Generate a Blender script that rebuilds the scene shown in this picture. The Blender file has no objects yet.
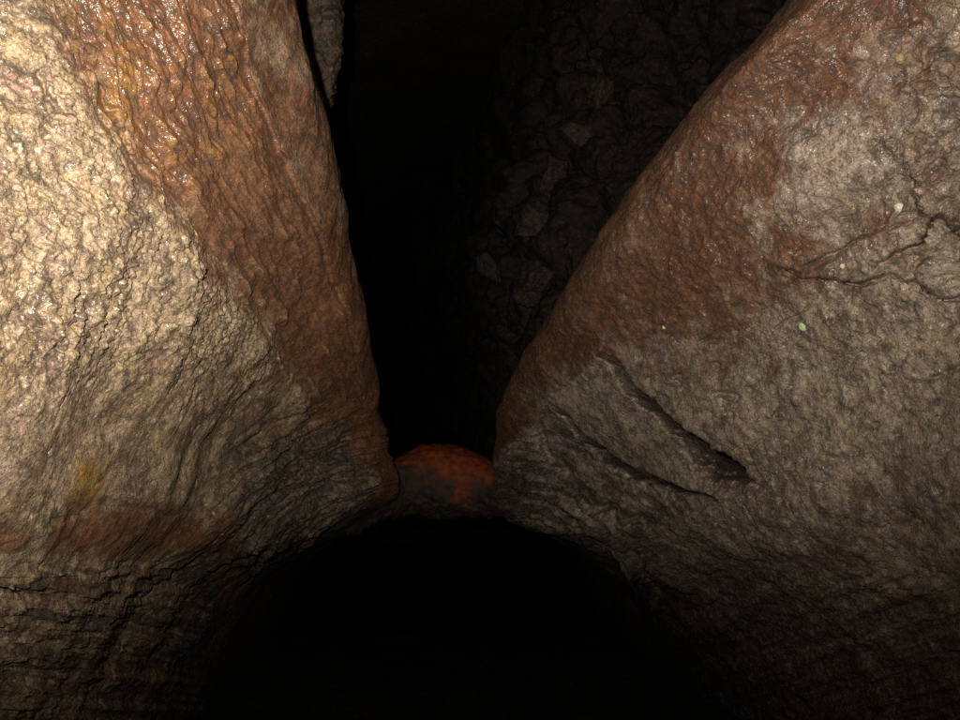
import bpy, math, random
import numpy as np
from mathutils import Matrix, Vector

# ------------------------------------------------------------------ camera, world, light, exposure
SC = bpy.context.scene
COL = SC.collection
HFOV = math.radians(65.0)
F = 480.0 / math.tan(HFOV / 2)            # focal length in pixels of the 960x720 frame
CAM = np.array([0.0, 0.0, 1.35])
PITCH = math.radians(11.0)
cd = bpy.data.cameras.new('camera')
cam = bpy.data.objects.new('camera', cd)
COL.objects.link(cam)
cam.location = CAM
cam.rotation_euler = (math.pi / 2 + PITCH, 0, 0)
cd.sensor_fit = 'HORIZONTAL'
cd.angle = HFOV
cd.clip_start = 0.02
cd.clip_end = 200
SC.camera = cam
FWD = np.array([0, math.cos(PITCH), math.sin(PITCH)])
UPV = np.array([0, -math.sin(PITCH), math.cos(PITCH)])
RGT = np.array([1.0, 0, 0])

world = bpy.data.worlds.new('World')
SC.world = world
world.use_nodes = True
bgn = world.node_tree.nodes['Background']
bgn.inputs['Color'].default_value = (0.0, 0.0, 0.0, 1)      # underground: no sky reaches here
bgn.inputs['Strength'].default_value = 0.0

# the photographer's flash, a little above and left of the lens
FLASH = CAM + RGT * -0.08 + UPV * 0.075 + FWD * 0.02
ld = bpy.data.lights.new('camera_flash', 'SPOT')
ld.energy = 205
ld.color = (1.0, 0.925, 0.80)
ld.spot_size = math.radians(144)
ld.spot_blend = 1.0
ld.shadow_soft_size = 0.012
lo = bpy.data.objects.new('camera_flash', ld)
COL.objects.link(lo)
lo.location = FLASH
aim = FWD + RGT * (-0.06) + UPV * 0.62
lo.rotation_euler = Vector(aim).to_track_quat('-Z', 'Y').to_euler()

SC.view_settings.view_transform = 'Standard'
SC.view_settings.look = 'None'
SC.view_settings.exposure = 0.0
SC.view_settings.gamma = 1.0
SC.view_settings.use_curve_mapping = False
SC.render.engine = 'CYCLES'
SC.cycles.use_denoising = False
SC.cycles.max_bounces = 4
SC.cycles.sample_clamp_indirect = 0.4


# ------------------------------------------------------------------ helpers
def at(px, py, d):
    d = d * max(1.0, d / 1.3) ** 0.34
    return CAM + FWD * d + RGT * ((px - 480) / F * d) + UPV * ((360 - py) / F * d)


def to_px(P):
    q = P - CAM
    d = np.maximum(q @ FWD, 0.05)
    return 480 + (q @ RGT) / d * F, 360 - (q @ UPV) / d * F


_rng = np.random.RandomState(7)
PERM = np.concatenate([_rng.permutation(256)] * 3)
_g = _rng.normal(size=(256, 3))
GRAD = _g / np.linalg.norm(_g, axis=1)[:, None]


PERM32 = PERM.astype(np.int32)
GX, GY, GZ = (np.ascontiguousarray(GRAD[:, k]).astype(np.float32) for k in range(3))


def perlin(P):
    P = np.asarray(P, dtype=np.float32)
    fl = np.floor(P)
    f = P - fl
    i = fl.astype(np.int32) & 255
    w = f * f * f * (f * (f * 6 - 15) + 10)
    i0, i1, i2 = i[:, 0], i[:, 1], i[:, 2]
    f0, f1, f2 = (np.ascontiguousarray(f[:, k]) for k in range(3))
    w0, w1, w2 = (np.ascontiguousarray(w[:, k]) for k in range(3))
    out = np.zeros(len(P), np.float32)
    for dx in (0, 1):
        hx = PERM32.take(i0 + dx)
        wx = w0 if dx else 1 - w0
        for dy in (0, 1):
            hy = PERM32.take(hx + i1 + dy)
            wxy = wx * (w1 if dy else 1 - w1)
            for dz in (0, 1):
                h = PERM32.take(hy + i2 + dz)
                out += wxy * (w2 if dz else 1 - w2) * (GX.take(h) * (f0 - dx) + GY.take(h) * (f1 - dy) + GZ.take(h) * (f2 - dz))
    return out * 1.6


def fbm(P, freq, octs=4, gain=0.5, lac=2.03, mode=''):
    a, s, out = 1.0, 0.0, 0
    for k in range(octs):
        n = perlin(P * freq + 17.3 * k + 40)
        if mode == 'billow':
            n = np.abs(n) * 2 - 0.5
        elif mode == 'ridge':
            n = 0.5 - np.abs(n) * 2
        out = out + a * n
        s += a
        a *= gain
        freq *= lac
    return out / s


def worley(P, freq):
    Q = np.asarray(P * freq + 50, dtype=np.float32)
    fl = np.floor(Q)
    f = Q - fl
    i = fl.astype(np.int32)
    f0, f1, f2 = (np.ascontiguousarray(f[:, k]) for k in range(3))
    pf = (PERM32 / 255.0).astype(np.float32)
    d1 = np.full(len(Q), 9.0, np.float32)
    d2 = np.full(len(Q), 9.0, np.float32)
    for dx in (-1, 0, 1):
        hx = PERM32.take((i[:, 0] + dx) & 255)
        for dy in (-1, 0, 1):
            hy = PERM32.take(hx + ((i[:, 1] + dy) & 255))
            for dz in (-1, 0, 1):
                h = PERM32.take(hy + ((i[:, 2] + dz) & 255))
                d = (pf.take(h + 1) + dx - f0) ** 2 + (pf.take(h + 7) + dy - f1) ** 2 + (pf.take(h + 31) + dz - f2) ** 2
                d2 = np.minimum(d2, np.maximum(d1, d))
                d1 = np.minimum(d1, d)
    return np.sqrt(d1), np.sqrt(d2)


def sstep(a, b, x):
    t = np.clip((x - a) / (b - a), 0, 1)
    return t * t * (3 - 2 * t)


def seg_dist(X, Y, pts):
    """distance in pixels to a polyline with a width per point -> (distance, width there, side)"""
    best = np.full(len(X), 1e9)
    wid = np.zeros(len(X))
    side = np.zeros(len(X))
    for a, b in zip(pts[:-1], pts[1:]):
        ex, ey = b[0] - a[0], b[1] - a[1]
        L2 = ex * ex + ey * ey
        t = np.clip(((X - a[0]) * ex + (Y - a[1]) * ey) / L2, 0, 1)
        d = np.hypot(X - a[0] - t * ex, Y - a[1] - t * ey)
        m = d < best
        best = np.where(m, d, best)
        if len(a) > 2:
            wid = np.where(m, a[2] + t * (b[2] - a[2]), wid)
        side = np.where(m, np.sign(ex * (Y - a[1]) - ey * (X - a[0])), side)
    return best, wid, side


def inside(X, Y, poly):
    r = np.zeros(len(X), bool)
    n = len(poly)
    for k in range(n):
        x0, y0 = poly[k]
        x1, y1 = poly[(k + 1) % n]
        c = (y0 > Y) != (y1 > Y)
        if y0 != y1:
            r ^= c & (X < (x1 - x0) * (Y - y0) / (y1 - y0) + x0)
    return r


def signed(X, Y, poly):
    """signed pixel distance to a closed outline, positive inside"""
    d, _, _ = seg_dist(X, Y, list(poly) + [poly[0]])
    return np.where(inside(X, Y, poly), d, -d)


def hash_img(X, Y, s, seed=0):
    return fbm(np.stack([X * s, Y * s, np.full(len(X), seed + 0.37)], 1), 1.0, 3)


def catmull(C, counts, axis):
    """Catmull-Rom through the control points along one axis, counts[k] samples on span k"""
    C = np.moveaxis(C, axis, 0)
    n = len(C)
    out = []
    for k in range(n - 1):
        p0 = C[k - 1] if k > 0 else 2 * C[0] - C[1]
        p1, p2 = C[k], C[k + 1]
        p3 = C[k + 2] if k + 2 < n else 2 * C[-1] - C[-2]
        m = counts[k]
        t = np.arange(m + (k == n - 2)) / m
        t = t.reshape(-1, *([1] * (C.ndim - 1)))
        out.append(0.5 * (2 * p1 + (p2 - p0) * t + (2 * p0 - 5 * p1 + 4 * p2 - p3) * t ** 2
                          + (3 * p1 - p0 - 3 * p2 + p3) * t ** 3))
    return np.moveaxis(np.concatenate(out), 0, axis)


def grid_normals(S):
    du = np.gradient(S, axis=1)
    dv = np.gradient(S, axis=0)
    N = np.cross(du, dv)
    return N / np.maximum(np.linalg.norm(N, axis=2), 1e-9)[..., None]


def grid_faces(nv, nu):
    i = np.arange(nv * nu).reshape(nv, nu)
    return np.stack([i[:-1, :-1], i[1:, :-1], i[1:, 1:], i[:-1, 1:]], -1).reshape(-1, 4)


def mesh_obj(name, V, Q, material, parent=None, attrs=None, smooth=True):
    me = bpy.data.meshes.new(name)
    V = np.asarray(V, dtype=np.float32)
    Q = np.asarray(Q, dtype=np.int32)
    k = Q.shape[1]
    me.vertices.add(len(V))
    me.vertices.foreach_set('co', V.ravel())
    me.loops.add(Q.size)
    me.loops.foreach_set('vertex_index', Q.ravel())
    me.polygons.add(len(Q))
    me.polygons.foreach_set('loop_start', np.arange(0, Q.size, k, dtype=np.int32))
    me.polygons.foreach_set('use_smooth', np.full(len(Q), smooth, dtype=bool))
    me.update(calc_edges=True)
    for nm, arr in (attrs or {}).items():
        a = me.attributes.new(nm, 'FLOAT', 'POINT')
        a.data.foreach_set('value', np.asarray(arr, dtype=np.float32))
    me.materials.append(material)
    o = bpy.data.objects.new(name, me)
    COL.objects.link(o)
    if parent is not None:
        o.parent = parent
        o.matrix_parent_inverse = parent.matrix_world.inverted()
    return o


def sub_obj(name, V, Q, mask, material, parent, attrs):
    q = Q[mask]
    used = np.unique(q)
    remap = np.full(len(V), -1)
    remap[used] = np.arange(len(used))
    return mesh_obj(name, V[used], remap[q], material, parent, {k: a[used] for k, a in attrs.items()})


def tag(o, label=None, cat=None, group=None, kind=None):
    if label:
        o['label'] = label
    if cat:
        o['category'] = cat
    if group:
        o['group'] = group
    if kind:
        o['kind'] = kind
    return o


def empty(name, loc):
    o = bpy.data.objects.new(name, None)
    COL.objects.link(o)
    o.location = loc
    o.matrix_world = Matrix.Translation(Vector(loc))
    o.empty_display_size = 0.1
    return o


# ------------------------------------------------------------------ materials
class NT:
    def __init__(self, name):
        self.m = bpy.data.materials.new(name)
        self.m.use_nodes = True
        self.t = self.m.node_tree
        self.t.nodes.clear()
        self.L = self.t.links

    def n(self, typ, ins=None, **props):
        nd = self.t.nodes.new(typ)
        for k, v in props.items():
            setattr(nd, k, v)
        for k, v in (ins or {}).items():
            s = nd.inputs[k]
            if isinstance(v, bpy.types.NodeSocket):
                self.L.new(v, s)
            else:
                s.default_value = v
        return nd

    def coord(self, scale=(1, 1, 1)):
        g = self.n('ShaderNodeNewGeometry')
        if scale == (1, 1, 1):
            return g.outputs['Position']
        return self.n('ShaderNodeMapping', {'Vector': g.outputs['Position'], 'Scale': scale}).outputs[0]

    def noise(self, vec, scale, detail=4, rough=0.55, dist=0.0):
        return self.n('ShaderNodeTexNoise', {'Vector': vec, 'Scale': scale, 'Detail': detail,
                                             'Roughness': rough, 'Distortion': dist}).outputs['Fac']

    def ramp(self, fac, a, b, lo=0.0, hi=1.0):
        return self.n('ShaderNodeMapRange', {'Value': fac, 'From Min': a, 'From Max': b,
                                             'To Min': lo, 'To Max': hi}).outputs[0]

    def mix(self, fac, a, b, blend='MIX'):
        nd = self.n('ShaderNodeMix', data_type='RGBA', blend_type=blend)
        for s, v in ((nd.inputs[0], fac), (nd.inputs[6], a), (nd.inputs[7], b)):
            if isinstance(v, bpy.types.NodeSocket):
                self.L.new(v, s)
            else:
                s.default_value = v if not isinstance(v, tuple) or len(v) == 4 else (*v, 1)
        return nd.outputs[2]

    def math(self, op, a, b=0.0):
        nd = self.n('ShaderNodeMath', operation=op)
        for s, v in zip(nd.inputs, (a, b)):
            if isinstance(v, bpy.types.NodeSocket):
                self.L.new(v, s)
            else:
                s.default_value = v
        return nd.outputs[0]

    def attr(self, name):
        return self.n('ShaderNodeAttribute', attribute_name=name).outputs['Fac']


def rock_material(name, pale, dark, iron_c=None, wet=0.35, grain=1.0, speck=(0.035, 0.028, 0.022), drops=1.0, film=1.0):
    """cave rock: blotchy mineral colour, dark specks, iron and ochre stains, painted ridge highlights and shade read from the mesh, damp grainy relief, water beads"""
    T = NT(name)
    p = T.coord()
    big = T.noise(p, 6.0, 4, 0.65, 0.6)
    mid = T.noise(p, 58.0, 4, 0.72)
    fine = T.noise(p, 210.0, 2, 0.7)
    c = T.mix(T.ramp(big, 0.38, 0.62), dark, pale)
    c = T.mix(T.ramp(mid, 0.52, 0.66, 0.0, 0.8), c, tuple(min(1, x * 1.35) for x in pale))
    c = T.mix(T.ramp(mid, 0.34, 0.48, 0.85, 0.0), c, dark)
    hue = T.noise(T.coord((1.0, 1.3, 0.8)), 19.0, 3, 0.65)
    c = T.mix(T.ramp(hue, 0.50, 0.66, 0.0, 0.50 * film), c, (0.52, 0.36, 0.16))         # mustard mineral film
    c = T.mix(T.ramp(hue, 0.47, 0.34, 0.0, 0.60 * film), c, (0.42, 0.26, 0.21))         # pinkish mineral film
    c = T.mix(T.ramp(fine, 0.43, 0.33, 0.0, 0.5), c, tuple(min(1, x * 1.7) for x in pale))
    if iron_c:
        ir = T.math('ADD', T.attr('iron'), T.ramp(T.noise(p, 11.0, 5, 0.7), 0.3, 0.7, -0.42, 0.42))
        irv = T.mix(T.ramp(mid, 0.36, 0.64), tuple(x * 0.42 for x in iron_c), iron_c)
        irv = T.mix(T.ramp(big, 0.44, 0.62, 0, 0.5), irv, (iron_c[0] * 1.15, iron_c[1] * 1.35, iron_c[2] * 1.3))
        c = T.mix(T.ramp(ir, 0.20, 0.85), c, irv)
        oc = T.math('MULTIPLY', T.attr('ochre'), T.ramp(T.noise(p, 60.0, 3, 0.7), 0.38, 0.62))
        c = T.mix(oc, c, (0.52, 0.27, 0.030))
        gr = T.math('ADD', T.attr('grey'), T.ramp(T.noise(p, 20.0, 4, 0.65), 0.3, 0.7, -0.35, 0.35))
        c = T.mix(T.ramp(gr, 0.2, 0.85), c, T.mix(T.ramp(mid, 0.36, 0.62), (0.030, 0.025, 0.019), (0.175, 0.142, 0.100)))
    c = T.mix(T.ramp(fine, 0.55, 0.66, 0.0, 0.75), c, speck)
    grime = T.noise(T.coord((1.0, 1.0, 1.25)), 24.0, 7, 0.82, 0.3)
    c = T.mix(T.ramp(grime, 0.50, 0.60, 0.0, 0.80), c, T.mix(0.30, speck, dark))
    c = T.mix(T.ramp(grime, 0.46, 0.34, 0.0, 0.40), c, T.mix(0.35, c, (0.66, 0.55, 0.40)))
    # relief: grain of the rock itself, and a smoother water film lying over it
    b = T.n('ShaderNodeBump', {'Height': T.noise(p, 135.0, 5, 0.75), 'Strength': 0.8 * grain, 'Distance': 0.009})
    f1 = T.n('ShaderNodeBump', {'Height': T.noise(p, 95.0, 2, 0.5), 'Strength': 1.0, 'Distance': 0.009})
    ro = T.ramp(mid, 0.35, 0.66, wet + 0.1, 0.80)
    cw = T.ramp(T.noise(p, 27.0, 4, 0.75), 0.46, 0.58, 0.06 * drops, drops)
    if iron_c:
        cw = T.math('MAXIMUM', cw, T.math('MULTIPLY', T.math('MULTIPLY', T.attr('iron'), T.ramp(T.noise(p, 17.0, 3, 0.7), 0.40, 0.58, 0.10, 0.65)), drops))
    bs = T.n('ShaderNodeBsdfPrincipled', {'Base Color': c, 'Roughness': ro, 'Normal': b.outputs[0], 'Specular IOR Level': 0.5,
                                          'Coat Weight': cw, 'Coat Roughness': wet, 'Coat IOR': 1.75, 'Coat Normal': f1.outputs[0]})
    o = T.n('ShaderNodeOutputMaterial')
    T.L.new(bs.outputs[0], o.inputs[0])
    return T.m


IRON = (0.31, 0.122, 0.052)
M_LEFT = rock_material('pale_crust_rock', (0.56, 0.415, 0.265), (0.19, 0.125, 0.078), IRON, wet=0.28)
M_RIGHT = rock_material('grey_beige_rock', (0.43, 0.346, 0.272), (0.17, 0.126, 0.096), (0.20, 0.076, 0.034), wet=0.32, drops=0.8, film=0.65)
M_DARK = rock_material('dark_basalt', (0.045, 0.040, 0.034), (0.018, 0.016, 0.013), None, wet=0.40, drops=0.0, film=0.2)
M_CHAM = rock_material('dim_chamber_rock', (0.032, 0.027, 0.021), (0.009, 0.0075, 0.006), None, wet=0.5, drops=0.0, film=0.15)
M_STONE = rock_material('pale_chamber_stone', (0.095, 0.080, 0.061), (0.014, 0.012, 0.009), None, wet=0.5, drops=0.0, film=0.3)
M_TOOTH = rock_material('brown_hanging_rock', (0.135, 0.088, 0.060), (0.050, 0.030, 0.020), None, wet=0.4, drops=0.3, film=0.3)


def bridge_material():
    T = NT('red_oxidised_rock')
    p = T.coord()
    red = T.mix(T.ramp(T.noise(p, 26.0, 5, 0.6), 0.3, 0.7), (0.12, 0.018, 0.003), (0.36, 0.070, 0.009))
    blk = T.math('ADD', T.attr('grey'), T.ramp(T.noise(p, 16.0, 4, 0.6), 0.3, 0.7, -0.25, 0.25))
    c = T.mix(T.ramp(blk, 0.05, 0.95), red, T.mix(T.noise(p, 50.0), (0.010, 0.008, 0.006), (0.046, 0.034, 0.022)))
    h = T.noise(p, 120.0, 5, 0.7)
    b = T.n('ShaderNodeBump', {'Height': h, 'Strength': 0.4, 'Distance': 0.008})
    bs = T.n('ShaderNodeBsdfPrincipled', {'Base Color': c, 'Roughness': 0.75, 'Normal': b.outputs[0]})
    o = T.n('ShaderNodeOutputMaterial')
    T.L.new(bs.outputs[0], o.inputs[0])
    return T.m


M_BRIDGE = bridge_material()


def plain_material(name, a, b_, scale, rough, bump=0.3, coat=0.0):
    T = NT(name)
    p = T.coord()
    c = T.mix(T.ramp(T.noise(p, scale, 4, 0.6), 0.35, 0.65), a, b_)
    bu = T.n('ShaderNodeBump', {'Height': T.noise(p, scale * 2.0, 4, 0.7), 'Strength': bump, 'Distance': 0.002})
    bs = T.n('ShaderNodeBsdfPrincipled', {'Base Color': c, 'Roughness': rough, 'Normal': bu.outputs[0],
                                          'Coat Weight': coat, 'Coat Roughness': 0.1})
    o = T.n('ShaderNodeOutputMaterial')
    T.L.new(bs.outputs[0], o.inputs[0])
    return T.m


M_CALCITE = plain_material('wet_calcite', (0.75, 0.70, 0.55), (0.50, 0.44, 0.30), 300, 0.22, 0.5, 0.6)
M_LICHEN = plain_material('pale_green_mineral', (0.52, 0.60, 0.38), (0.30, 0.38, 0.20), 300, 0.5, 0.5)


# ------------------------------------------------------------------ the two rock buttresses
def jitter(X, Y):
    return [hash_img(X, Y, 0.06, 1), hash_img(X, Y, 0.06, 9), hash_img(X, Y, 0.09, 4)]


def groove(X, Y, H, G, J, pts, depth, wob=2.0, seed=0, lip=0.0, under=False):
    """carve a crack along a polyline (x, y, half width in pixels); the cleft runs straight into the rock mass"""
    sg = 1 if seed % 2 else -1
    xs, ys = [p[0] for p in pts], [p[1] for p in pts]
    k = np.nonzero((X > min(xs) - 60) & (X < max(xs) + 60) & (Y > min(ys) - 60) & (Y < max(ys) + 60))[0]
    d, w, side = seg_dist(X[k] + sg * wob * 2 * J[0][k], Y[k] + wob * 2 * J[1][k], pts)
    w = w * (1 + 0.6 * J[2][k])
    into = at(np.mean(xs), np.mean(ys), 1.0) - CAM + np.array([0.04, 0, -0.05])
    w = np.maximum(w, 0.4)
    cut = np.exp(-(d / w) ** 4.0)
    if under:                                   # one lip sheer, the other side dipping down beneath it
        cut = np.where(side < 0, np.exp(-(d / (w * 0.55)) ** 6.0), np.exp(-(d / (w * 1.5)) ** 1.6))
        into = into + np.array([0.10, 0, -0.02])
    G[k] += np.outer(depth * cut, into)
    if lip:
        H[k] += lip * np.exp(-(np.maximum(d - w, 0) / (w * 3 + 3)) ** 1.5) * (side < 0)
    return H


def build_left():
    o = 1
    rows = [
        [(-900, -900, .9), (-360, -800, 1.0), (-120, -740, 1.15), (0, -720, 1.3), (80, -700, 1.5), (140, -690, 1.65), (150, -692, 1.9), (120, -692, 2.7)],
        [(-480, -300, .80), (-150, -270, .92), (30, -260, 1.05), (135, -260, 1.18), (205, -260, 1.28), (256, -260, 1.42), (262, -262, 1.72), (236, -262, 2.5)],
        [(-420, 0, .76), (-60, 0, 1.02), (65, 0, 1.16), (170, 0, 1.30), (240, 0, 1.42), (293, 0, 1.60), (296, 0, 1.90), (266, 0, 2.7)],
        [(-420, 120, .72), (-50, 120, .95), (90, 120, 1.13), (190, 120, 1.34), (262, 120, 1.52), (323, 120, 1.74), (325, 120, 2.05), (296, 120, 2.9)],
        [(-420, 240, .70), (-40, 240, .92), (110, 240, 1.16), (212, 240, 1.44), (285, 240, 1.70), (345, 240, 1.97), (346, 240, 2.28), (316, 240, 3.1)],
        [(-420, 360, .72), (-40, 360, .94), (112, 360, 1.23), (220, 360, 1.64), (300, 360, 2.00), (367, 360, 2.34), (368, 360, 2.62), (340, 360, 3.4)],
        [(-420, 440, .75), (-40, 440, .98), (112, 440, 1.33), (222, 440, 1.85), (310, 440, 2.35), (379, 440, 2.75), (381, 440, 3.0), (356, 440, 3.7)],
        [(-420, 500, .77), (-40, 500, 1.01), (110, 500, 1.38), (220, 500, 1.90), (312, 492, 2.42), (388, 490, 2.86), (399, 497, 3.2), (398, 502, 4.6)],
        [(-420, 545, .79), (-40, 545, 1.04), (104, 545, 1.44), (205, 545, 1.98), (285, 538, 2.45), (345, 526, 2.92), (366, 522, 3.8), (364, 520, 6.0)],
        [(-420, 600, .83), (-45, 600, 1.10), (92, 600, 1.55), (160, 600, 2.12), (208, 598, 2.65), (254, 592, 3.35), (300, 580, 4.7), (332, 566, 8.5)],
        [(-420, 720, .90), (-60, 720, 1.22), (72, 720, 1.74), (128, 720, 2.36), (172, 716, 2.95), (216, 706, 3.8), (262, 690, 5.2), (296, 660, 9.0)],
        [(-420, 1000, 1.0), (-80, 1000, 1.35), (50, 1000, 1.88), (118, 980, 2.6), (164, 940, 3.4), (205, 860, 4.6), (232, 800, 6.3), (246, 720, 9.0)],
        [(-420, 2100, 1.1), (-120, 2000, 1.45), (20, 1800, 2.0), (105, 1600, 2.8), (155, 1400, 3.6), (198, 1200, 4.8), (226, 1050, 6.4), (240, 900, 9.0)],
    ]
    C = np.array([[at(*p) for p in r] for r in rows])
    S = catmull(C, [30, 110, 130, 95, 78, 30, 40], 1)
    S = catmull(S, [20, 70, 110, 112, 112, 80, 62, 50, 60, 110, 40, 20], 0)
    nv, nu, _ = S.shape
    N = grid_normals(S).reshape(-1, 3)
    P = S.reshape(-1, 3)
    if np.mean(np.sum(N * (CAM - P), 1)) < 0:
        N = -N
        flip = True
    else:
        flip = False
    X, Y = to_px(P)
    uu = np.tile(np.linspace(0, 1, nu), nv)
    wob = hash_img(X, Y, 0.012, 1) * 22 + hash_img(X, Y, 0.05, 2) * 9
    behind = np.tile(np.arange(nu), nv) > (110 + 130 + 95 + 78 + 30)

    # outlines of the bodies that make up the buttress
    crust = [(-2000, -2000), (-60, -2000), (-20, -300), (35, -40), (62, 40), (100, 112), (132, 150), (165, 195), (200, 247), (236, 296),
             (262, 330), (285, 372), (300, 400), (262, 428), (230, 462), (212, 498), (205, 512), (120, 505), (60, 520), (0, 545), (-2000, 560)]
    lip = [(100, -2000), (190, -300), (231, 0), (258, 90), (285, 162), (302, 205), (318, 242), (338, 295), (354, 345), (366, 400), (376, 455), (900, 455), (900, -2000)]
    ledge = [(-2000, 560), (0, 545), (60, 520), (120, 505), (205, 512), (214, 540), (216, 600), (220, 760), (250, 3000), (-2000, 3000)]
    s_cr = signed(X + wob * 0.8, Y + wob * 0.6, crust)
    s_lip = signed(X + wob * 0.12, Y, lip)
    s_led = signed(X + wob * 0.35, Y + wob * 0.5, ledge)
    above = sstep(470, 430, Y - 0.35 * (X - 300))
    m_cr = sstep(-7, 9, s_cr)
    m_lip = sstep(-4, 4, s_lip)
    m_led = sstep(-8, 14, s_led) * (1 - sstep(-14, 14, s_cr))
    m_rim = sstep(370, 460, Y - 0.1 * (X - 300) + wob) * sstep(180, 270, X + wob) * (1 - m_led) * (1 - 0.7 * m_cr)
    m_lin = np.clip(1 - m_cr - m_lip - m_led - m_rim, 0, 1)

    H = 0.050 * fbm(P, 2.2, 3) + 0.011 * fbm(P, 7.0, 3)
    # pale popcorn crust
    d1, d2 = worley(P + 0.02 * fbm(P, 20, 2)[:, None], 34)
    knob = np.clip(1 - d1 * 1.25, 0, 1) ** 1.3
    e1, e2 = worley(P + 0.006 * fbm(P, 60, 2)[:, None], 92)
    rough = sstep(430, 330, Y + 40 * fbm(P, 6, 2)) * 0.8 + 0.2
    patchy = sstep(-0.25, 0.35, fbm(P + 2, 7, 3))
    cr = (0.024 * np.clip(fbm(P + 6, 8, 3) + 0.1, 0, 1) + 0.008 * fbm(P, 19, 4, mode='billow') + 0.010 * knob * patchy
          + 0.006 * np.clip(1 - e1 * 1.2, 0, 1) + 0.009 * fbm(P, 55, 4, 0.65))
    pits = sstep(0.30, 0.55, fbm(P, 26, 3)) * 0.012
    H += sstep(-22, 26, s_cr) * (0.004 + cr * rough - pits * (0.4 + 0.6 * rough))
    # brown lining: runs and drips stretched down the slope of the slot edge
    ang = math.atan2(260, 130)
    along = (X * math.cos(ang) + Y * math.sin(ang)) / 100
    across = (X * -math.sin(ang) + Y * math.cos(ang)) / 100
    D = np.stack([across * 1.0, along * 0.10, 0 * X + 3.3], 1)
    D2 = np.stack([across * 1.0, along * 0.26, 0 * X + 8.1], 1)
    run = fbm(D + 0.03 * fbm(P, 8, 2)[:, None], 5.5, 3)
    drop = np.clip(fbm(D2, 14, 2), 0, 1)
    run2 = fbm(D2, 26, 2)
    H += m_lin * (0.016 * run + 0.022 * drop + 0.0045 * run2 + 0.0015 * fbm(P, 90, 2) - 0.008)
    # smooth outer lip layer
    H += m_lip * (-0.004 + 0.004 * run + 0.0025 * fbm(P, 40, 3) + 0.0012 * fbm(P, 140, 2))
    # layered rim round the low opening: shells that follow the arch
    rr = np.hypot((X - 440) * 0.9, Y - 660) / 100
    th = np.arctan2(660 - Y, X - 440)
    R = np.stack([rr, th * 0.12, 0 * X + 1.7], 1)
    shell = fbm(R + 0.03 * fbm(P, 6, 2)[:, None] * [1, 0, 0], 8, 4, 0.65)
    R2 = np.stack([rr, th * 0.30, 0 * X + 5.7], 1)
    H += m_rim * (0.060 * shell + 0.022 * fbm(R2, 17, 3, mode='ridge') + 0.008 * fbm(P, 50, 3))
    # ledges under the crust: beds running along the passage
    Bv = np.stack([X / 210, 0 * X + 2.2, (Y - 0.06 * X) / 26], 1)
    bed = fbm(Bv + 0.12 * fbm(P, 4, 3)[:, None], 1.3, 4, 0.62)
    below = sstep(548, 575, Y + wob * 0.5)
    H += m_led * below * (0.034 * bed + 0.010 * fbm(Bv * [3.0, 1, 1.0] + 0.1 * fbm(P, 8, 2)[:, None], 3.2, 3, mode='billow')
                          + 0.006 * fbm(P, 60, 3))
    H += m_led * (1 - below) * (-0.006 + 0.005 * fbm(P, 25, 3))
    # edges and cracks
    J = jitter(X, Y)
    G = np.zeros_like(P)
    H = groove(X, Y, H, G, J, [(62, 40, 3), (100, 112, 5), (132, 150, 5), (165, 195, 5), (200, 247, 4), (236, 296, 4), (262, 330, 3), (285, 372, 2)], 0.012, 7, 3)
    H = groove(X, Y, H, G, J, [(88, 60, 1.5), (125, 115, 3), (148, 165, 3), (175, 215, 2)], 0.020, 4, 8)
    H = groove(X, Y, H, G, J, [(190, -300, 2), (231, 0, 2), (258, 90, 2), (285, 162, 2), (302, 205, 2), (318, 242, 2), (338, 295, 2), (354, 345, 2), (366, 400, 1)], 0.037, 1.5, 5, 0.006)
    H = groove(X, Y, H, G, J, [(165, 330, 2), (182, 343, 5), (200, 362, 4), (214, 378, 2)], 0.037, 4, 12)
    H = groove(X, Y, H, G, J, [(230, 365, 1.5), (245, 395, 2.5), (262, 420, 1)], 0.024, 4, 13)
    H = groove(X, Y, H, G, J, [(36, 70, 1.5), (48, 98, 3), (60, 112, 2)], 0.034, 3, 14)
    H = groove(X, Y, H, G, J, [(28, 325, 1), (46, 340, 2), (56, 350, 1)], 0.020, 3, 15)
    H = groove(X, Y, H, G, J, [(210, 500, 2), (214, 530, 3), (209, 560, 2)], 0.031, 3, 17)
    H *= np.where(behind, 0.7, 1.0)
    H *= 1 - 0.7 * sstep(415, 443, np.tile(np.arange(nu), nv)) * sstep(440, 470, Y)
    V = P + N * H[:, None] + G * ~behind[:, None]

    w_cr = sstep(-40, 34, s_cr + 22 * hash_img(X, Y, 0.03, 61))
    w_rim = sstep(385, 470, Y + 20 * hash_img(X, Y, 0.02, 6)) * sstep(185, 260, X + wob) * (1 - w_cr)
    iron = np.clip(1.15 * (1 - w_cr) - 0.50 * m_lip - 0.9 * w_rim, 0, 1.15) * (1 - m_led) + 0.10 * m_cr
    iron = np.maximum(iron, m_led * sstep(575, 540, Y + wob * 0.5) * 0.85 * sstep(10, 80, X))
    iron = np.maximum(iron, m_led * below * (0.38 + 0.5 * fbm(Bv, 1.2, 2)))
    dl, _, _ = seg_dist(X + wob, Y, [(318, 250), (345, 320), (362, 380), (378, 440), (388, 482)])
    iron = np.maximum(iron, sstep(40, 12, dl) * 1.15)
    ochre = np.exp(-((X - 95) / 16) ** 2 - ((Y - 484) / 22) ** 2) * 2.2
    ochre = np.maximum(ochre, 0.65 * np.exp(-((X - 130) / 22) ** 2 - ((Y - 95) / 45) ** 2))
    ochre = np.maximum(ochre, 0.55 * np.exp(-((X - 115) / 14) ** 2 - ((Y - 128) / 22) ** 2))
    iron = iron - 0.40 * m_lin * sstep(0.12, 0.42, drop) * sstep(60, 300, Y) * sstep(455, 380, Y)
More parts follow.
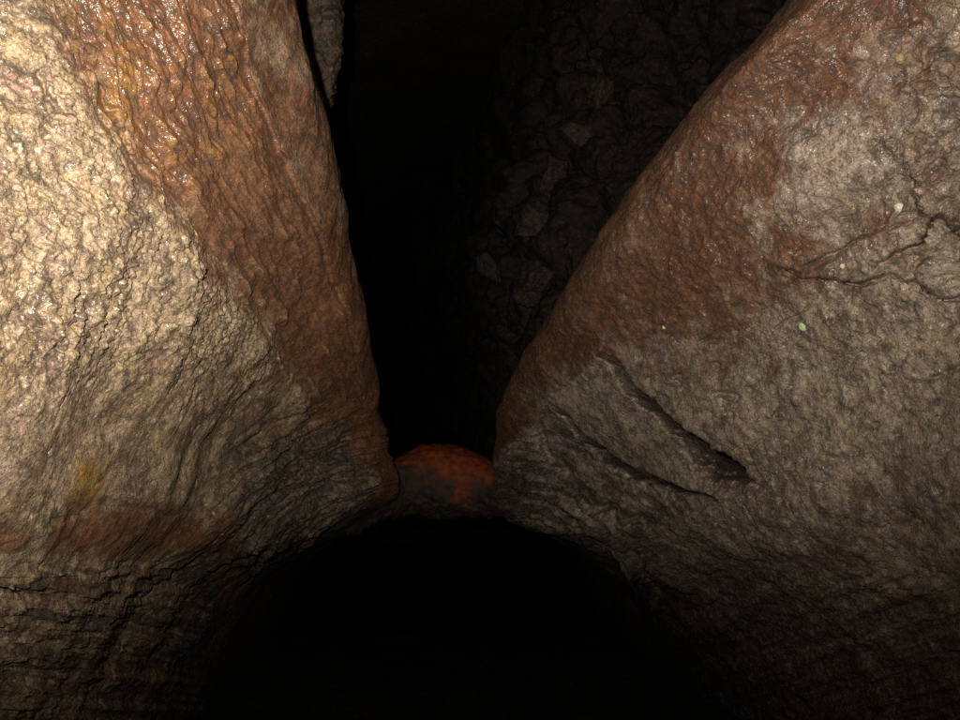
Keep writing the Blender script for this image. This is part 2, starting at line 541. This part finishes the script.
    ochre = np.maximum(ochre, 0.42 * m_lin * sstep(0.02, 0.35, drop) * sstep(430, 120, Y) * sstep(330, 180, X))  # golden highlights of the drip ridges, painted as ochre colour
    st = sstep(-0.22, 0.22, fbm(R2 + 0.03 * fbm(P, 7, 2)[:, None] * [1, 0, 0], 16, 3, 0.65) - 0.05)
    sb = sstep(-0.25, 0.25, fbm(Bv * [1, 1, 1.6] + 0.1 * fbm(P, 6, 2)[:, None], 1.9, 4, 0.65))
    iron = np.where(m_led * below > 0.3, iron * (0.4 + 0.9 * sb), iron)
    grey = np.clip(w_rim * (0.18 + 1.1 * st) + m_led * below * 0.75 * sb + 0.34 * sstep(330, 450, Y) * sstep(100, 240, X) + 0.45 * sstep(560, 640, Y) * sstep(140, 260, X), 0, 1) * sstep(1.0, 0.4, iron)  # last term puts the fading light toward the low opening into the colour
    A = {'iron': iron, 'ochre': np.clip(ochre, 0, 1.3), 'grey': grey}
    Q = grid_faces(nv, nu)
    if flip:
        Q = Q[:, ::-1]
    root = empty('rock_buttress', at(60, 1500, 1.7))
    tag(root, 'pale crusted rock wall with a wet brown lining beside the tall dark slot', 'rock wall')
    reg = np.select([m_lip > 0.5, m_cr > 0.5, m_led > 0.5, m_rim > 0.5], [1, 2, 3, 4], 0)
    regf = reg[Q[:, 0]]
    for k, nm, lab in ((0, 'lining', 'glossy red-brown lining with drip ridges'), (1, 'lip_layer', 'smooth brown layer along the slot edge'),
                       (2, 'crust', 'pale knobbly mineral crust'), (3, 'ledge', 'dark bedded rock below the crust'),
                       (4, 'rim', 'grey layered rock around the low opening')):
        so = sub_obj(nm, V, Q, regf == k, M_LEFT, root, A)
        so['label'] = lab
    return V, X, Y


def build_right():
    rows = [
        [(1290, -700, 2.5), (1235, -705, 1.8), (1240, -700, 1.55), (1300, -700, 1.4), (1370, -720, 1.25), (1480, -740, 1.1), (1640, -800, .95), (1900, -900, .85)],
        [(1050, -262, 2.6), (1002, -264, 1.66), (1008, -260, 1.38), (1070, -260, 1.33), (1140, -260, 1.28), (1230, -265, 1.14), (1370, -280, .98), (1640, -320, .82)],
        [(846, 0, 2.8), (800, -3, 1.80), (803, 0, 1.50), (850, 0, 1.45), (912, 0, 1.40), (990, 0, 1.31), (1130, 0, 1.12), (1500, 0, .82)],
        [(726, 120, 3.0), (686, 118, 2.04), (690, 120, 1.74), (762, 120, 1.62), (845, 120, 1.52), (962, 120, 1.38), (1110, 120, 1.16), (1500, 120, .82)],
        [(644, 240, 3.2), (602, 238, 2.32), (606, 240, 2.02), (690, 240, 1.83), (795, 240, 1.64), (935, 240, 1.43), (1095, 240, 1.17), (1500, 240, .82)],
        [(592, 330, 3.4), (545, 328, 2.60), (549, 330, 2.33), (640, 330, 2.06), (762, 330, 1.78), (918, 330, 1.49), (1085, 330, 1.19), (1500, 330, .82)],
        [(556, 400, 3.7), (510, 398, 2.92), (514, 400, 2.66), (600, 400, 2.31), (732, 400, 1.91), (902, 400, 1.55), (1080, 400, 1.2), (1500, 400, .82)],
        [(528, 458, 4.0), (499, 459, 3.2), (501, 460, 2.96), (590, 460, 2.50), (722, 460, 2.01), (892, 460, 1.59), (1080, 460, 1.21), (1500, 460, .82)],
        [(496, 508, 5.0), (503, 514, 3.45), (512, 520, 3.05), (598, 516, 2.58), (720, 518, 2.07), (890, 520, 1.63), (1080, 520, 1.23), (1500, 520, .84)],
        [(548, 528, 6.5), (552, 538, 4.0), (588, 548, 3.12), (652, 560, 2.65), (740, 566, 2.22), (890, 572, 1.72), (1080, 572, 1.29), (1500, 572, .87)],
        [(545, 560, 8.8), (590, 582, 4.9), (642, 602, 3.75), (704, 620, 3.0), (780, 636, 2.46), (900, 645, 1.90), (1080, 645, 1.38), (1500, 645, .93)],
        [(590, 650, 9.2), (634, 690, 5.4), (684, 714, 4.2), (742, 732, 3.35), (805, 745, 2.72), (915, 750, 2.05), (1085, 750, 1.50), (1500, 750, 1.0)],
        [(652, 800, 9.2), (668, 870, 6.1), (700, 930, 4.7), (752, 980, 3.65), (822, 1000, 2.85), (928, 1020, 2.15), (1095, 1030, 1.58), (1500, 1040, 1.08)],
        [(660, 930, 9.2), (678, 1090, 6.2), (710, 1250, 4.8), (762, 1420, 3.75), (835, 1600, 3.0), (942, 1800, 2.25), (1110, 2000, 1.65), (1500, 2200, 1.15)],
    ]
    C = np.array([[at(*p) for p in r] for r in rows])
    S = catmull(C, [40, 30, 85, 120, 150, 60, 25], 1)
    S = catmull(S, [20, 70, 112, 112, 86, 68, 60, 58, 52, 66, 80, 30, 20], 0)
    nv, nu, _ = S.shape
    N = grid_normals(S).reshape(-1, 3)
    P = S.reshape(-1, 3)
    flip = np.mean(np.sum(N * (CAM - P), 1)) < 0
    if flip:
        N = -N
    X, Y = to_px(P)
    behind = np.tile(np.arange(nu), nv) < 70
    wob = hash_img(X, Y, 0.012, 21) * 22 + hash_img(X, Y, 0.05, 22) * 9

    lining = [(1600, -2000), (1250, -700), (1010, -160), (905, -10), (850, 40), (800, 100), (774, 150), (770, 200), (776, 235), (790, 262), (800, 272),
              (760, 300), (720, 326), (690, 338), (655, 345), (630, 340), (606, 350), (575, 380), (548, 396), (532, 416), (512, 446), (480, 470), (300, 470), (300, -2000)]
    crackA = [(604, 350, 1.5), (622, 364, 1.8), (640, 388, 2.4), (664, 412, 2.6), (690, 431, 3.4), (712, 447, 7.5), (728, 459, 12), (743, 470, 6)]
    crackB = [(546, 402, 1), (566, 416, 2), (584, 438, 2.5), (612, 460, 3), (646, 476, 3.5), (680, 490, 2.2), (704, 498, 1.2), (716, 500, 0.5)]
    slab = [(606, 350), (622, 364), (640, 388), (664, 412), (690, 430), (716, 449), (736, 470), (737, 494), (712, 500), (680, 490), (646, 476), (612, 460), (584, 438), (566, 416), (546, 400), (575, 380)]
    wedge = [(546, 402), (566, 416), (584, 438), (612, 460), (646, 476), (680, 490), (712, 500), (690, 512), (668, 528), (645, 530), (615, 515), (580, 488), (545, 455), (535, 425)]
    rim = [(535, 425), (545, 455), (580, 488), (615, 515), (645, 530), (655, 560), (668, 620), (680, 760), (690, 3000), (300, 3000), (300, 470), (480, 470), (512, 446)]
    block = [(770, 150), (790, 118), (830, 104), (872, 128), (900, 160), (912, 188), (886, 206), (850, 205), (800, 222), (776, 200)]
    wedge_up = [(800, 273), (830, 258), (862, 238), (905, 226), (918, 250), (890, 262), (864, 284), (835, 280)]
    s_lin = signed(X + wob * 0.7, Y + wob * 0.7, lining)
    s_slab = signed(X + wob * 0.15, Y + wob * 0.15, slab)
    s_wed = signed(X + wob * 0.2, Y + wob * 0.2, wedge)
    s_rim = signed(X + wob * 0.4, Y + wob * 0.4, rim)
    s_blk = signed(X + wob * 1.1, Y + wob * 1.1, block)
    s_wu = signed(X + wob * 0.2, Y + wob * 0.2, wedge_up)
    m_slab = sstep(-3, 3, s_slab)
    m_wed = sstep(-3, 3, s_wed) * (1 - m_slab)
    m_rim = sstep(-5, 6, s_rim) * (1 - m_slab) * (1 - m_wed)
    m_lin = sstep(-9, 9, s_lin) * (1 - m_slab) * (1 - m_wed) * (1 - m_rim)
    m_blk = sstep(-5, 7, s_blk)
    m_wu = sstep(-3, 4, s_wu)
    m_face = np.clip(1 - m_lin - m_slab - m_wed - m_rim, 0, 1)
    low = sstep(535, 590, Y + wob - 0.10 * (X - 800)) * m_face

    H = 0.055 * fbm(P + 3, 1.9, 3) + 0.014 * fbm(P, 8.0, 3)
    e1, _ = worley(P + 0.008 * fbm(P, 50, 2)[:, None], 80)
    gr = np.clip(1 - e1 * 1.2, 0, 1)
    d1, d2 = worley(P + 0.06 * np.stack([fbm(P, 9, 3), fbm(P + 7, 9, 3), fbm(P + 13, 9, 3)], 1), 11)
    upright = sstep(860, 930, X) * sstep(330, 250, Y)                    # broken blocky zone
    H += m_face * (1 - low) * (0.012 * fbm(P, 11, 4, 0.6) + 0.007 * fbm(P + 4, 36, 4, 0.6) + 0.003 * gr
                               - 0.012 * sstep(0.30, 0.48, fbm(P + 5, 22, 3)))
    H += upright * (0.045 * fbm(P + 1, 11, 4, 0.6) - 0.020 * np.exp(-((d2 - d1) / 0.05) ** 2) + 0.012 * fbm(P, 40, 4, 0.6, mode='billow'))
    # lining, flow lines along the slot edge
    ang = math.atan2(-300, 230)
    along = (X * math.cos(ang) + Y * math.sin(ang)) / 100
    across = (X * -math.sin(ang) + Y * math.cos(ang)) / 100
    D = np.stack([across, along * 0.30, 0 * X + 3.3], 1)
    H += m_lin * (0.003 + 0.010 * fbm(D + 0.08 * fbm(P, 10, 2)[:, None], 4.5, 4) + 0.004 * np.clip(fbm(D, 17, 2), 0, 1) + 0.009 * fbm(P, 40, 4, 0.6) + 0.0022 * gr)
    H += sstep(-14, 16, s_blk) * (0.014 + 0.006 * fbm(P, 50, 3)) + m_wu * (0.020 + 0.005 * fbm(P, 50, 3))
    # slab between the two curved cracks
    H += m_slab * (-0.006 + 0.0045 * fbm(P, 30, 3) + 0.002 * gr + 0.0045 * fbm(P, 90, 2))
    # shells round the low opening
    rr = np.hypot((X - 480) * 0.88, Y - 650) / 100
    th = np.arctan2(650 - Y, X - 480)
    R = np.stack([rr, th * 0.12, 0 * X + 2.7], 1)
    R2 = np.stack([rr, th * 0.30, 0 * X + 5.7], 1)
    sh = fbm(R + 0.03 * fbm(P, 6, 2)[:, None] * [1, 0, 0], 8, 4, 0.65)
    H += m_rim * (0.090 * sh + 0.040 * fbm(R2, 12, 4, 0.6, mode='ridge') + 0.008 * fbm(P, 50, 3))
    H += m_wed * (-0.022 + 0.018 * sh + 0.010 * fbm(P, 24, 3) + 0.005 * fbm(P, 80, 2))
    # beds low on the wall
    Bv = np.stack([X / 200, 0 * X + 4.2, (Y + 0.30 * (X - 800)) / 28], 1)
    bed = fbm(Bv + 0.16 * fbm(P + 9, 4, 3)[:, None], 1.3, 4, 0.65)
    H += low * (0.040 * bed + 0.009 * fbm(P, 30, 3, mode='billow') + 0.006 * fbm(P, 80, 2))
    # cracks
    J = jitter(X, Y)
    G = np.zeros_like(P)
    H = groove(X, Y, H, G, J, crackA, 1.25, 1.2, 31, 0.0, True)
    H = groove(X, Y, H, G, J, crackB, 0.50, 1.2, 33, 0.0, True)
    H = groove(X, Y, H, G, J, [(535, 425, 2), (545, 455, 2), (580, 488, 3), (615, 515, 2), (645, 530, 2)], 0.078, 4, 34)
    H = groove(X, Y, H, G, J, [(653, 520, 1.5), (668, 506, 2), (682, 494, 1.5)], 0.057, 2, 35)
    H = groove(X, Y, H, G, J, [(658, 534, 1), (690, 512, 1.6), (735, 495, 1)], 0.036, 3, 36)
    H = groove(X, Y, H, G, J, [(782, 265, 1), (800, 273, 2), (824, 280, 2.5), (846, 282, 3), (864, 285, 2.5), (885, 277, 1.5), (912, 284, 2), (940, 300, 2.5), (990, 302, 3)], 0.068, 3, 37)
    H = groove(X, Y, H, G, J, [(803, 266, 1), (830, 254, 1.5), (860, 236, 1.5)], 0.036, 2, 38)
    H = groove(X, Y, H, G, J, [(872, 264, 1), (895, 255, 1.6), (918, 244, 2), (925, 222, 2), (938, 216, 3), (952, 234, 3), (985, 250, 3)], 0.078, 3, 39)
    H = groove(X, Y, H, G, J, [(880, 140, .8), (890, 152, 1.2), (906, 172, 1), (916, 196, 1.6), (925, 215, 2)], 0.052, 3, 40)
    H = groove(X, Y, H, G, J, [(770, 330, 1), (795, 318, 1.5), (812, 306, 1)], 0.023, 3, 41)
    H = groove(X, Y, H, G, J, [(690, 335, 1.2), (694, 345, 1.2), (705, 340, 1.2), (722, 327, 1)], 0.031, 2, 42)
    H = groove(X, Y, H, G, J, [(712, 395, 1.5), (726, 391, 2), (738, 396, 1.5), (732, 404, 1.5)], 0.036, 3, 43)
    H = groove(X, Y, H, G, J, [(738, 494, 1), (752, 520, 1.2), (757, 550, 1)], 0.026, 3, 44)
    H = groove(X, Y, H, G, J, [(900, 385, 1), (930, 378, 2), (965, 362, 2)], 0.036, 3, 45)
    H = groove(X, Y, H, G, J, [(750, 452, 1), (766, 440, 1.4), (772, 452, 1)], 0.026, 3, 46)
    H *= np.where(behind, 0.7, 1.0)
    H *= 1 - 0.6 * sstep(100, 70, np.tile(np.arange(nu), nv)) * sstep(430, 460, Y)
    V = P + N * H[:, None] + G * ~behind[:, None]

    w_lin = sstep(-60, 35, s_lin + 45 * hash_img(X, Y, 0.018, 77) + 26 * hash_img(X, Y, 0.07, 78)) * (1 - m_slab) * (1 - m_wed)
    iron = np.clip(0.95 * w_lin + m_face * (0.34 * sstep(330, 240, Y) + 0.06), 0, 1)
    iron = iron * (1 - 0.45 * sstep(-25, 25, s_blk)) * (1 - 0.3 * m_wu)
    iron = np.maximum(iron, sstep(34, 6, np.hypot((X - 502), (Y - 440) * 0.5)) * 1.2)
    iron = np.maximum(iron, low * (0.36 + 0.5 * fbm(Bv, 1.2, 2)))
    iron = np.maximum(iron, sstep(200, 60, np.hypot(X - 880, Y - 560)) * 0.30)
    st = sstep(-0.22, 0.22, fbm(R2 + 0.03 * fbm(P, 7, 2)[:, None] * [1, 0, 0], 14, 3, 0.65) - 0.03)
    sb = sstep(-0.25, 0.25, fbm(Bv * [1, 1, 1.5] + 0.12 * fbm(P, 6, 2)[:, None], 1.8, 4, 0.65))
    grey = np.clip(sstep(-14, 14, s_rim) * sstep(440, 470, Y) * (1 - m_slab) * (0.36 + 1.1 * st) + low * 0.65 * sb + m_wed * (0.10 + 0.7 * st) + 0.55 * upright * fbm(P, 9, 2) + 0.5 * sstep(580, 660, Y) * sstep(820, 680, X), 0, 1)  # final term paints the shade of the low opening onto the wall
    A = {'iron': iron * (1 - m_rim), 'ochre': np.zeros(len(X)), 'grey': grey}
    Q = grid_faces(nv, nu)
    if flip:
        Q = Q[:, ::-1]
    root = empty('rock_buttress', at(960, 1500, 1.9))
    tag(root, 'grey-beige rock wall split by two curved cracks with a red-brown sloping edge', 'rock wall')
    reg = np.select([signed(X, Y, slab) > 0, signed(X, Y, wedge) > 0, m_rim > 0.5, m_wu > 0.5, m_blk > 0.5, m_lin > 0.5, low > 0.5], [1, 2, 3, 4, 5, 6, 7], 0)
    reg = np.where(behind & np.isin(reg, (1, 2, 4, 5)), 6, reg)
    regf = reg[Q[:, 0]]
    for k, nm, lab in ((0, 'face', 'rough grey-beige rock face'), (1, 'slab', 'smooth slab between two curved cracks'),
                       (2, 'wedge', 'broken wedge of rock under the curved crack'), (3, 'rim', 'dark layered rock around the low opening'),
                       (4, 'flake', 'pale flake above a sharp crack'), (5, 'block', 'pale raised block'),
                       (6, 'lining', 'red-brown lining along the slot edge'), (7, 'ledge', 'dim bedded rock low on the wall')):
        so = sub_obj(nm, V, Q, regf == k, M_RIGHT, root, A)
        so['label'] = lab
    return root, V, X, Y


left_data = build_left()
right_root, RV, RX, RY = build_right()


# ------------------------------------------------------------------ the red rock bridge at the throat
def build_bridge():
    nu, nv = 150, 120
    # one closed body: rings round the span axis (world x), squared-off oval sections in y and z
    x0, x1 = at(352, 480, 3.2)[0], at(530, 480, 3.2)[0]
    ctr = at(445, 484, 3.34)
    us = np.linspace(0, 1, nu)
    rings = []
    for u in us:
        x = x0 + (x1 - x0) * u
        px = 352 + 178 * u
        q = abs((px - 440) / 58.0)
        top = 441 + 25 * min(q, 1.0) ** 2.0 - 42 * max(0.0, q - 0.95) ** 1.3
        q = abs((px - 450) / 55.0)
        bot = 519 - 7 * min(q, 1.0) ** 2 + 26 * max(0.0, q - 0.8)
        zt, zb = at(px, top, 3.26)[2], at(px, bot, 3.13)[2]
        endk = 1 if 0.01 < u < 0.99 else 0.05
        zc, hz = (zt + zb) / 2, (zt - zb) / 2 * endk
        t = np.linspace(0, 2 * math.pi, nv, endpoint=False)
        c, s = np.cos(t), np.sin(t)
        y = ctr[1] - 0.30 * max(0.0, abs(px - 446) / 56.0 - 0.55) ** 1.5 + 0.30 * endk * np.sign(c) * np.abs(c) ** 0.8
        z = zc + hz * np.sign(s) * np.abs(s) ** 0.85
        rings.append(np.stack([np.full(nv, x), y, z], 1))
    S = np.array(rings)
    P = S.reshape(-1, 3)
    cen = np.repeat(S.mean(1), nv, 0)
    N = P - cen
    N /= np.maximum(np.linalg.norm(N, axis=1), 1e-6)[:, None]
    H = 0.020 * fbm(P, 5, 3) + 0.012 * fbm(P, 18, 4) + 0.006 * fbm(P * [1, 2, 5], 9, 3) + 0.004 * fbm(P, 80, 2)
    H += sstep(0.0, -0.12, P[:, 2] - cen[:, 2]) * (0.050 * fbm(P, 8, 4, 0.6) + 0.020 * fbm(P * [1, 2, 7], 9, 3, mode='ridge'))
    V = P + N * H[:, None]
    X, Y = to_px(V)
    i = np.arange(nu * nv).reshape(nu, nv)
    j = np.roll(i, -1, 1)
    Q = np.stack([i[:-1], j[:-1], j[1:], i[1:]], -1).reshape(-1, 4)
    # black lava skin over the lower front, a tongue of red left bare
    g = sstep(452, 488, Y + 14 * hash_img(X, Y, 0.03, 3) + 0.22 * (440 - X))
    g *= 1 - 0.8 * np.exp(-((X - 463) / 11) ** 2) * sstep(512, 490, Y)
    g = np.maximum(g, sstep(468, 520, X + 0.6 * (Y - 470)) * 0.8)  # right side blackened: falloff of the light painted in
    g = np.maximum(g, sstep(402, 386, X) * 0.6)  # left end darkened in colour too, for the same light falloff
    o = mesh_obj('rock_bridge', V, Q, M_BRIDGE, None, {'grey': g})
    tag(o, 'rounded red rock bridge spanning the narrow throat between the dark openings', 'rock bridge')


build_bridge()


# ------------------------------------------------------------------ upper passage: rock mass, boulders, roof; low passage: floor, roof
def patch(name, rows, cu, cv, disp, material, parent=None, attrs=None):
    C = np.array([[at(*p) for p in r] for r in rows])
    S = catmull(catmull(C, cu, 1), cv, 0)
    N = grid_normals(S).reshape(-1, 3)
    P = S.reshape(-1, 3)
    Q = grid_faces(S.shape[0], S.shape[1])
    if np.mean(np.sum(N * (CAM - P), 1)) < 0:
        N = -N
        Q = Q[:, ::-1]
    X, Y = to_px(P)
    V = P + N * disp(P, X, Y)[:, None]
    return mesh_obj(name, V, Q, material, parent)


def chamber_disp(P, X, Y):
    W = P * [1.5, 0.8, 0.8] + 0.25 * np.stack([fbm(P, 2.5, 3), fbm(P + 5, 2.5, 3), fbm(P + 9, 2.5, 3)], 1)
    d1, d2 = worley(W, 1.7)
    H = 0.28 * np.clip(1 - d1, 0, 1) - 0.10 * np.exp(-((d2 - d1) / 0.06) ** 2) + 0.14 * fbm(P, 3.2, 5, 0.6) + 0.03 * fbm(P, 18, 4, 0.6)
    ridge, _, side = seg_dist(X + 14 * hash_img(X, Y, 0.04, 3), Y, [(640, 30), (600, 85), (570, 135), (550, 185), (525, 230), (485, 275), (470, 330)])
    H += 0.16 * np.exp(-ridge / 26.0) - 0.16 * np.exp(-((ridge - 16) / 9.0) ** 2) * (side > 0)
    return H


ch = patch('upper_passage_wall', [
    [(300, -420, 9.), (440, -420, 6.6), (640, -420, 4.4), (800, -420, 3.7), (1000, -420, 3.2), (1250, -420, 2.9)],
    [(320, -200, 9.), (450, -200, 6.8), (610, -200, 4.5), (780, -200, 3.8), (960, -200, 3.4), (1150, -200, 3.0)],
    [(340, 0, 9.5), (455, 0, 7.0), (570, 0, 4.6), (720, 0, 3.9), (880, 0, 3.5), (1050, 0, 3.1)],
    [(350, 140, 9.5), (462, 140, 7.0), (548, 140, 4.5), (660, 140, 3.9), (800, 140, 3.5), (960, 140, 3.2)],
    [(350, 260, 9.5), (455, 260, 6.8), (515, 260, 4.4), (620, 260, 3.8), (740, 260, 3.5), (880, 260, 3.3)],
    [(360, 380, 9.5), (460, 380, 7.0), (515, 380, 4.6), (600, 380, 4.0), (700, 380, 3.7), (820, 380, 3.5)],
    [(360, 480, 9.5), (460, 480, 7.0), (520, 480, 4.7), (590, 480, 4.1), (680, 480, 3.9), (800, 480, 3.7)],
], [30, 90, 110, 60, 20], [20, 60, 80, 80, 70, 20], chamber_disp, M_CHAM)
tag(ch, kind='structure')


def boulder(name, px, py, d, size, label, seed, material=M_STONE, group=None, rot=0.0, sub=5):
    """rounded angular stone: sphere cut by random planes, then roughened"""
    n, m = 8 * sub, 6 * sub
    th = np.linspace(0, 2 * math.pi, n, endpoint=False)
    ph = np.linspace(0.02, math.pi - 0.02, m)
    D = np.stack([np.outer(np.sin(ph), np.cos(th)), np.outer(np.sin(ph), np.sin(th)), np.outer(np.cos(ph), np.ones(n))], -1).reshape(-1, 3)
    rg = np.random.RandomState(seed)
    r = np.full(len(D), 1.0)
    for k in range(16):
        v = rg.normal(size=3)
        v /= np.linalg.norm(v)
        cut = 0.50 + 0.30 * rg.rand()
        dt = D @ v
        r = np.minimum(r, np.where(dt > 0.05, cut / np.maximum(dt, 0.05), 9))
    r *= 1 + 0.22 * fbm(D + seed, 2.0, 5, 0.6) + 0.07 * fbm(D + seed, 8, 4, 0.6)
    P = D * r[:, None] * np.array(size)
    c, s = math.cos(rot), math.sin(rot)
    P = P @ np.array([[c, 0, -s], [0, 1, 0], [s, 0, c]])
    c0 = at(px, py, d)
    i = np.arange(n * m).reshape(m, n)
    j = np.roll(i, -1, 1)
    Q = np.stack([i[:-1], i[1:], j[1:], j[:-1]], -1).reshape(-1, 4)
    o = mesh_obj(name, P, Q, material, None)
    o.location = c0
    tag(o, label, 'boulder', group)
    return o


boulder('boulder', 668, 205, 3.70, (0.60, 0.35, 0.80), 'largest dim boulder wedged above the sloping red-brown edge', 3, rot=-0.5, sub=22, material=M_CHAM)
boulder('boulder', 600, 96, 3.98, (0.15, 0.16, 0.19), 'reddish rounded stone crowning the broken ridge beside the largest dim boulder', 11, rot=0.3, sub=12, material=M_TOOTH)
stones = [(577, 134, 3.98, .15, .20, 12), (556, 176, 4.02, .14, .19, 14), (533, 222, 3.9, .15, .17, 15), (490, 268, 4.2, .11, .20, 17), (534, 284, 3.9, .22, .18, 21)]
ridge_labels = ['flat pale stone directly below the reddish stone on the broken ridge', 'narrow upright stone second below the reddish stone on the broken ridge',
                'blocky stone third below the reddish stone on the broken ridge', 'smallest stone at the outer end of the broken ridge beside the black slot',
                'widest stone at the foot of the broken ridge above the sloping edge']
for (px, py, d, sx, sz, sd), lab in zip(stones, ridge_labels):
    boulder('boulder', px, py, d, (sx, sx, sz), lab, sd, group='stones of the broken ridge', rot=sd * 0.7, sub=12)
fl = patch('rock_flank', [
    [(190, -420, 2.5), (262, -420, 2.35), (306, -420, 2.5), (300, -420, 3.4)],
    [(215, -200, 2.5), (290, -200, 2.35), (332, -200, 2.5), (322, -200, 3.4)],
    [(230, 0, 2.5), (305, 0, 2.36), (343, 0, 2.5), (330, 0, 3.4)],
    [(240, 60, 2.55), (312, 60, 2.40), (339, 60, 2.52), (326, 60, 3.4)],
    [(250, 105, 2.6), (310, 105, 2.46), (329, 105, 2.55), (318, 105, 3.4)],
    [(255, 130, 2.8), (300, 135, 2.62), (314, 136, 2.7), (308, 136, 3.4)],
    [(250, 150, 3.3), (290, 150, 3.2), (300, 150, 3.2), (296, 150, 3.5)],
], [20, 70, 30], [20, 50, 60, 40, 30, 20],
    lambda P, X, Y: 0.05 * fbm(P, 6, 4, 0.6) + 0.020 * fbm(P * [1, 1, 0.4], 22, 4, 0.6) + 0.008 * fbm(P, 60, 3), M_TOOTH)
tag(fl, 'rough brown rock flank hanging behind the smooth slot edge', 'rock')


def shell(name, prof, ys, disp, material, kind='structure'):
    """surface swept along the passage: prof(y) gives the cross-section points (x, z)"""
    S = np.array([[(x, y, z) for x, z in prof(y)] for y in ys])
    N = grid_normals(S).reshape(-1, 3)
    P = S.reshape(-1, 3)
    V = P + N * disp(P)[:, None]
    return tag(mesh_obj(name, V, grid_faces(S.shape[0], S.shape[1]), material), kind=kind)


def roof_prof(y):
    r = 4.6 + 0.15 * math.sin(y * 1.3)
    t = np.linspace(-0.15 * math.pi, 1.15 * math.pi, 90)
    return [(0.1 + r * math.cos(a), 2.1 + (3.6 + 0.12 * y) * math.sin(a)) for a in t]


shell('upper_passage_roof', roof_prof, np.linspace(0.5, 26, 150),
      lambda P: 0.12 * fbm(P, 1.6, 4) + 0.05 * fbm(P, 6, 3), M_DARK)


def floor_prof(y):
    return [(x, 0.02 * x * x) for x in np.linspace(-3, 3, 110)]


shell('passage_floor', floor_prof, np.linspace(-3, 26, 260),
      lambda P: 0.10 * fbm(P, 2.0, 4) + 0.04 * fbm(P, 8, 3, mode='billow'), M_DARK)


def low_roof_prof(y):
    return [(x, 1.47 - 0.10 * (x / 0.8) ** 2 + 0.02 * (y - 3)) for x in np.linspace(-1.3, 1.2, 60)]


shell('low_passage_roof', low_roof_prof, np.linspace(4.70, 26, 140),
      lambda P: 0.05 * fbm(P, 3.0, 4), M_DARK)


E = np.array([[(x, 25.5, z) for x in np.linspace(-6, 6, 60)] for z in np.linspace(-0.5, 10, 60)])
tag(mesh_obj('passage_end_wall', E.reshape(-1, 3) + np.array([0, 1, 0]) * (0.3 * fbm(E.reshape(-1, 3), 1.2, 4))[:, None],
             grid_faces(60, 60), M_DARK), kind='structure')


# ------------------------------------------------------------------ small mineral pieces on the grey wall
def on_right(px, py):
    k = np.argmin((RX - px) ** 2 + (RY - py) ** 2)
    return RV[k]


def nub(name, px, py, size, material, seed, label, flat=0.6, lump=0.7):
    n, m = 20, 12
    th = np.linspace(0, 2 * math.pi, n, endpoint=False)
    ph = np.linspace(0.03, math.pi - 0.03, m)
    D = np.stack([np.outer(np.sin(ph), np.cos(th)), np.outer(np.sin(ph), np.sin(th)), np.outer(np.cos(ph), np.ones(n))], -1).reshape(-1, 3)
    r = 1 + lump * fbm(D + seed, 1.5, 4, 0.6)
    P = D * r[:, None] * size
    c = on_right(px, py)
    w = FLASH - c
    w = w / np.linalg.norm(w)
    P = P - np.outer(P @ w, w) * (1 - flat) + c
    i = np.arange(n * m).reshape(m, n)
    j = np.roll(i, -1, 1)
    o = mesh_obj(name, P, np.stack([i[:-1], i[1:], j[1:], j[:-1]], -1).reshape(-1, 4), material, right_root)
    o['label'] = label
    return o


nub('calcite_nub', 900, 207, 0.0095, M_CALCITE, 2, 'bright wet calcite nub')
nub('calcite_nub', 896, 60, 0.011, plain_material('cream_calcite', (0.30, 0.22, 0.11), (0.17, 0.11, 0.055), 200, 0.5), 5, 'cream calcite nub')
nub('calcite_nub', 605, 353, 0.0085, M_CALCITE, 6, 'bright wet nub at the head of the crack')
nub('calcite_nub', 843, 266, 0.0055, M_CALCITE, 14, 'small wet bead under the flake')
nub('calcite_nub', 664, 327, 0.0060, M_CALCITE, 15, 'small wet bead on the lining')
nub('mineral_spot', 803, 326, 0.0120, M_LICHEN, 9, 'round pale green mineral spot', 0.45, 0.2)
